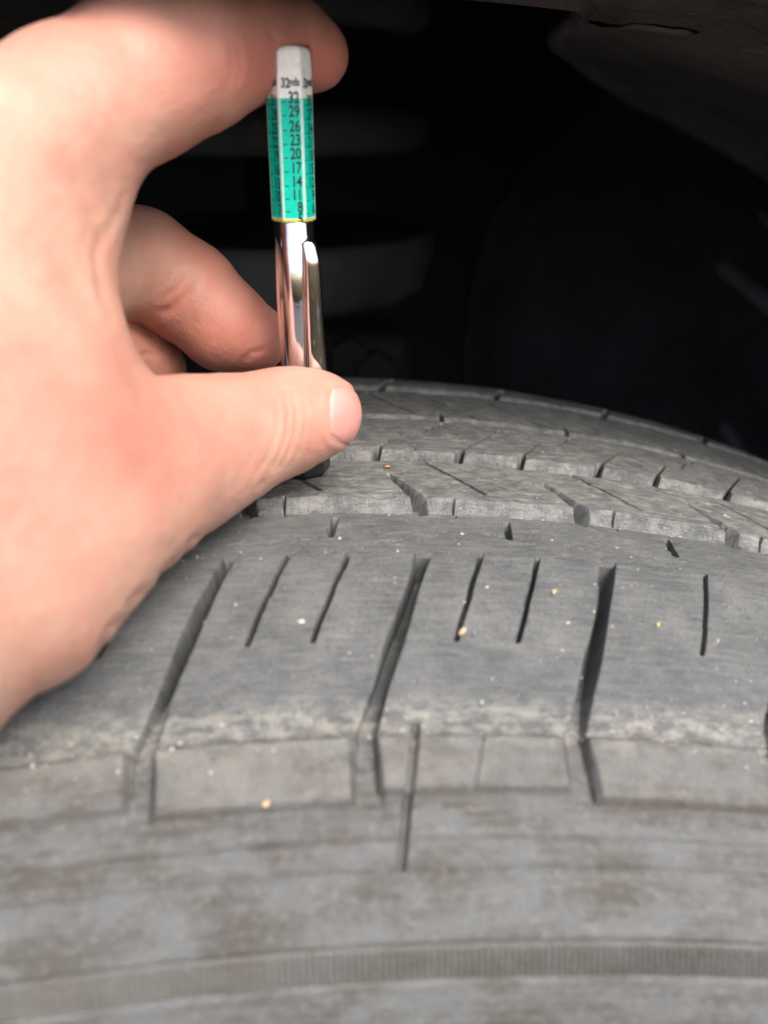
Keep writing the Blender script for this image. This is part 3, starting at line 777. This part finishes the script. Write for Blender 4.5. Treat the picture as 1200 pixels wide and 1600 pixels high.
for pxs, yy, r in (([(940, 238), (1020, 258), (1110, 292), (1215, 352)], 234, 5), ([(862, 305), (950, 322), (1040, 364), (1140, 425), (1230, 500)], 233, 4), ([(915, 455), (990, 512), (1075, 598), (1140, 680), (1195, 790)], 232, 3.2)):
    tube('ridge', smooth_line([at_plane(x, y, yy) for x, y in pxs]), lambda x, r=r: r*(.25+.75*math.sin(math.pi*min(1, x*1.3+.08))**.5) if x < .7 else r, M_RIDGE, housing)
# closed cavity behind the arch; its outer shell is added to keep sky light out
cav = empty('inner_wheel_housing', (0, 330, 430), 'black sheet metal cavity behind the strut and spring', 'body panel')
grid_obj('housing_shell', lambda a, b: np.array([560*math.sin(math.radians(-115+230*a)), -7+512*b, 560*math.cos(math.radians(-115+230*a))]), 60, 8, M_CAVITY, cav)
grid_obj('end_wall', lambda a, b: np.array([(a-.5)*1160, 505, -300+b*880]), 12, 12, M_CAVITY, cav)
grid_obj('light_seal_ring', lambda a, b: np.array([(408+155*b)*math.sin(math.radians(-115+230*a)), -9, (408+155*b)*math.cos(math.radians(-115+230*a))]), 90, 3, M_CAVITY, cav)  # unseen ring, added to stop sky light leaking in around the arch
# strut with its coil spring
sb = P(425, 700, 335); strut = empty('suspension_strut', sb, 'dark coil spring and strut behind the gauge in the wheel housing', 'suspension strut')
sx, sy = P(425, 200, 335)[:2]
def zrow(py): return P(425, py, 335)[2]
hel = []
z1 = zrow(188); pitch_ = (zrow(12)-z1)
for i in range(260):
    a = i/259*2.9*2*math.pi-math.pi; ph = (a/(2*math.pi)) % 1.0; tn_ = math.floor(a/(2*math.pi)); hel.append((sx+52*math.cos(a), sy+52*math.sin(a), z1+pitch_*(tn_-.05+float(sstep(-.02, .5, ph)))-pitch_*.0))
tube('coil_spring', hel, 8.6, M_STEEL, strut, 14)
def lathe(name, pr, cx, cy, mat, parent, n=48):
    vs = [(cx+r*math.cos(2*math.pi*i/n), cy+r*math.sin(2*math.pi*i/n), z) for r, z in pr for i in range(n)]
    fs = [(j*n+i, j*n+(i+1) % n, (j+1)*n+(i+1) % n, (j+1)*n+i) for j in range(len(pr)-1) for i in range(n)]
    return mesh_obj(name, vs, fs, mat, parent)
za, zb = zrow(362), zrow(482)
lathe('spring_seat', [(0, za-4), (50, za-4), (60, za), (64, za-1), (64, za-8), (60, zb+5), (52, zb), (20, zb-2), (0, zb-2)], sx, sy, M_STEEL, strut)
lathe('damper_tube', [(24, zb-120), (24, zb), (24, za), (11, za+1), (11, za+160), (0, za+160)], sx, sy, M_CAVITY, strut)
kn = empty('steering_knuckle', P(560, 640, 330), 'brownish steel knuckle block below the spring seat', 'knuckle')
bm = bmesh.new(); bmesh.ops.create_cube(bm, size=1)
for v in bm.verts: v.co = Vector(P(560, 600, 330))*MM + Vector((v.co.x*.036, v.co.y*.04, v.co.z*.055-.004))
bmesh.ops.bevel(bm, geom=bm.edges[:], offset=.008, segments=3, affect='EDGES', profile=.6)
me = bpy.data.meshes.new('knuckle_body'); bm.to_mesh(me); me.materials.append(M_RUST); link(bpy.data.objects.new('knuckle_body', me), kn)
for i_ in range(2):
    bm = bmesh.new(); bmesh.ops.create_cone(bm, segments=6, radius1=.007, radius2=.007, depth=.01, cap_ends=True)
    bmesh.ops.transform(bm, matrix=Matrix.Translation(Vector(P(545+i_*40, 555+i_*22, 305))*MM) @ Matrix.Rotation(math.pi/2, 4, 'X'), verts=bm.verts)
    me = bpy.data.meshes.new('bolt'); bm.to_mesh(me); me.materials.append(M_RUST); link(bpy.data.objects.new('bolt', me), kn)

# scuffed streak on the arch panel, and the ground the wheel stands on
def on_arch(px, py, lift=0, rp=410.0, it=3):
    d = CF+(px-600)/F*CR-(py-800)/F*CU; rr = rp-lift; A = d[0]**2+d[2]**2; B = 2*(CP[0]*d[0]+CP[2]*d[2]); C_ = CP[0]**2+CP[2]**2-rr*rr
    q = CP+d*((-B+math.sqrt(B*B-4*A*C_))/2/A)
    if it == 0: return q
    th = math.atan2(q[0], q[2]); sp = float(np.interp(math.degrees(th), [0, 8.0, 9.7, 14.1, 18], [43, 47, 125, 187, 223])); b = (q[1]+10)/sp
    return on_arch(px, py, lift, 410+1.2*math.sin(th*9+b*5)+.5*math.sin(b*17+th*13)-(3*((b-.93)/.07)**2 if b > .93 else 0), it-1)
M_SCUFF = plain('scuffed_plastic', (.16, .12, .10), .8)
up_ = [(920, 38), (945, 40), (968, 42), (990, 37), (1020, 40), (1048, 45), (1070, 46), (1092, 52)]
lo_ = [(922, 41), (948, 48), (970, 49), (993, 50), (1022, 54), (1050, 58), (1072, 60), (1090, 56)]
vs = [on_arch(x, y, .25) for x, y in up_]+[on_arch(x, y-4, .6) for x, y in lo_]+[on_arch(x, y, -1) for x, y in up_]+[on_arch(x, y-4, -1) for x, y in lo_]
n8 = 8; fs = []
for i in range(n8-1): fs += [(i, i+1, n8+i+1, n8+i), (2*n8+i, 3*n8+i, 3*n8+i+1, 2*n8+i+1), (i, 2*n8+i, 2*n8+i+1, i+1), (n8+i, n8+i+1, 3*n8+i+1, 3*n8+i)]
mesh_obj('scuff', vs, fs, M_SCUFF, housing)
gm = plain('concrete_ground', (.06, .06, .06), .9)
gr = mesh_obj('ground', [(x*3000, y*3000, -331) for x, y in ((-1, -1), (1, -1), (1, 1), (-1, 1))], [(0, 1, 2, 3)], gm, None, False); gr['kind'] = 'structure'
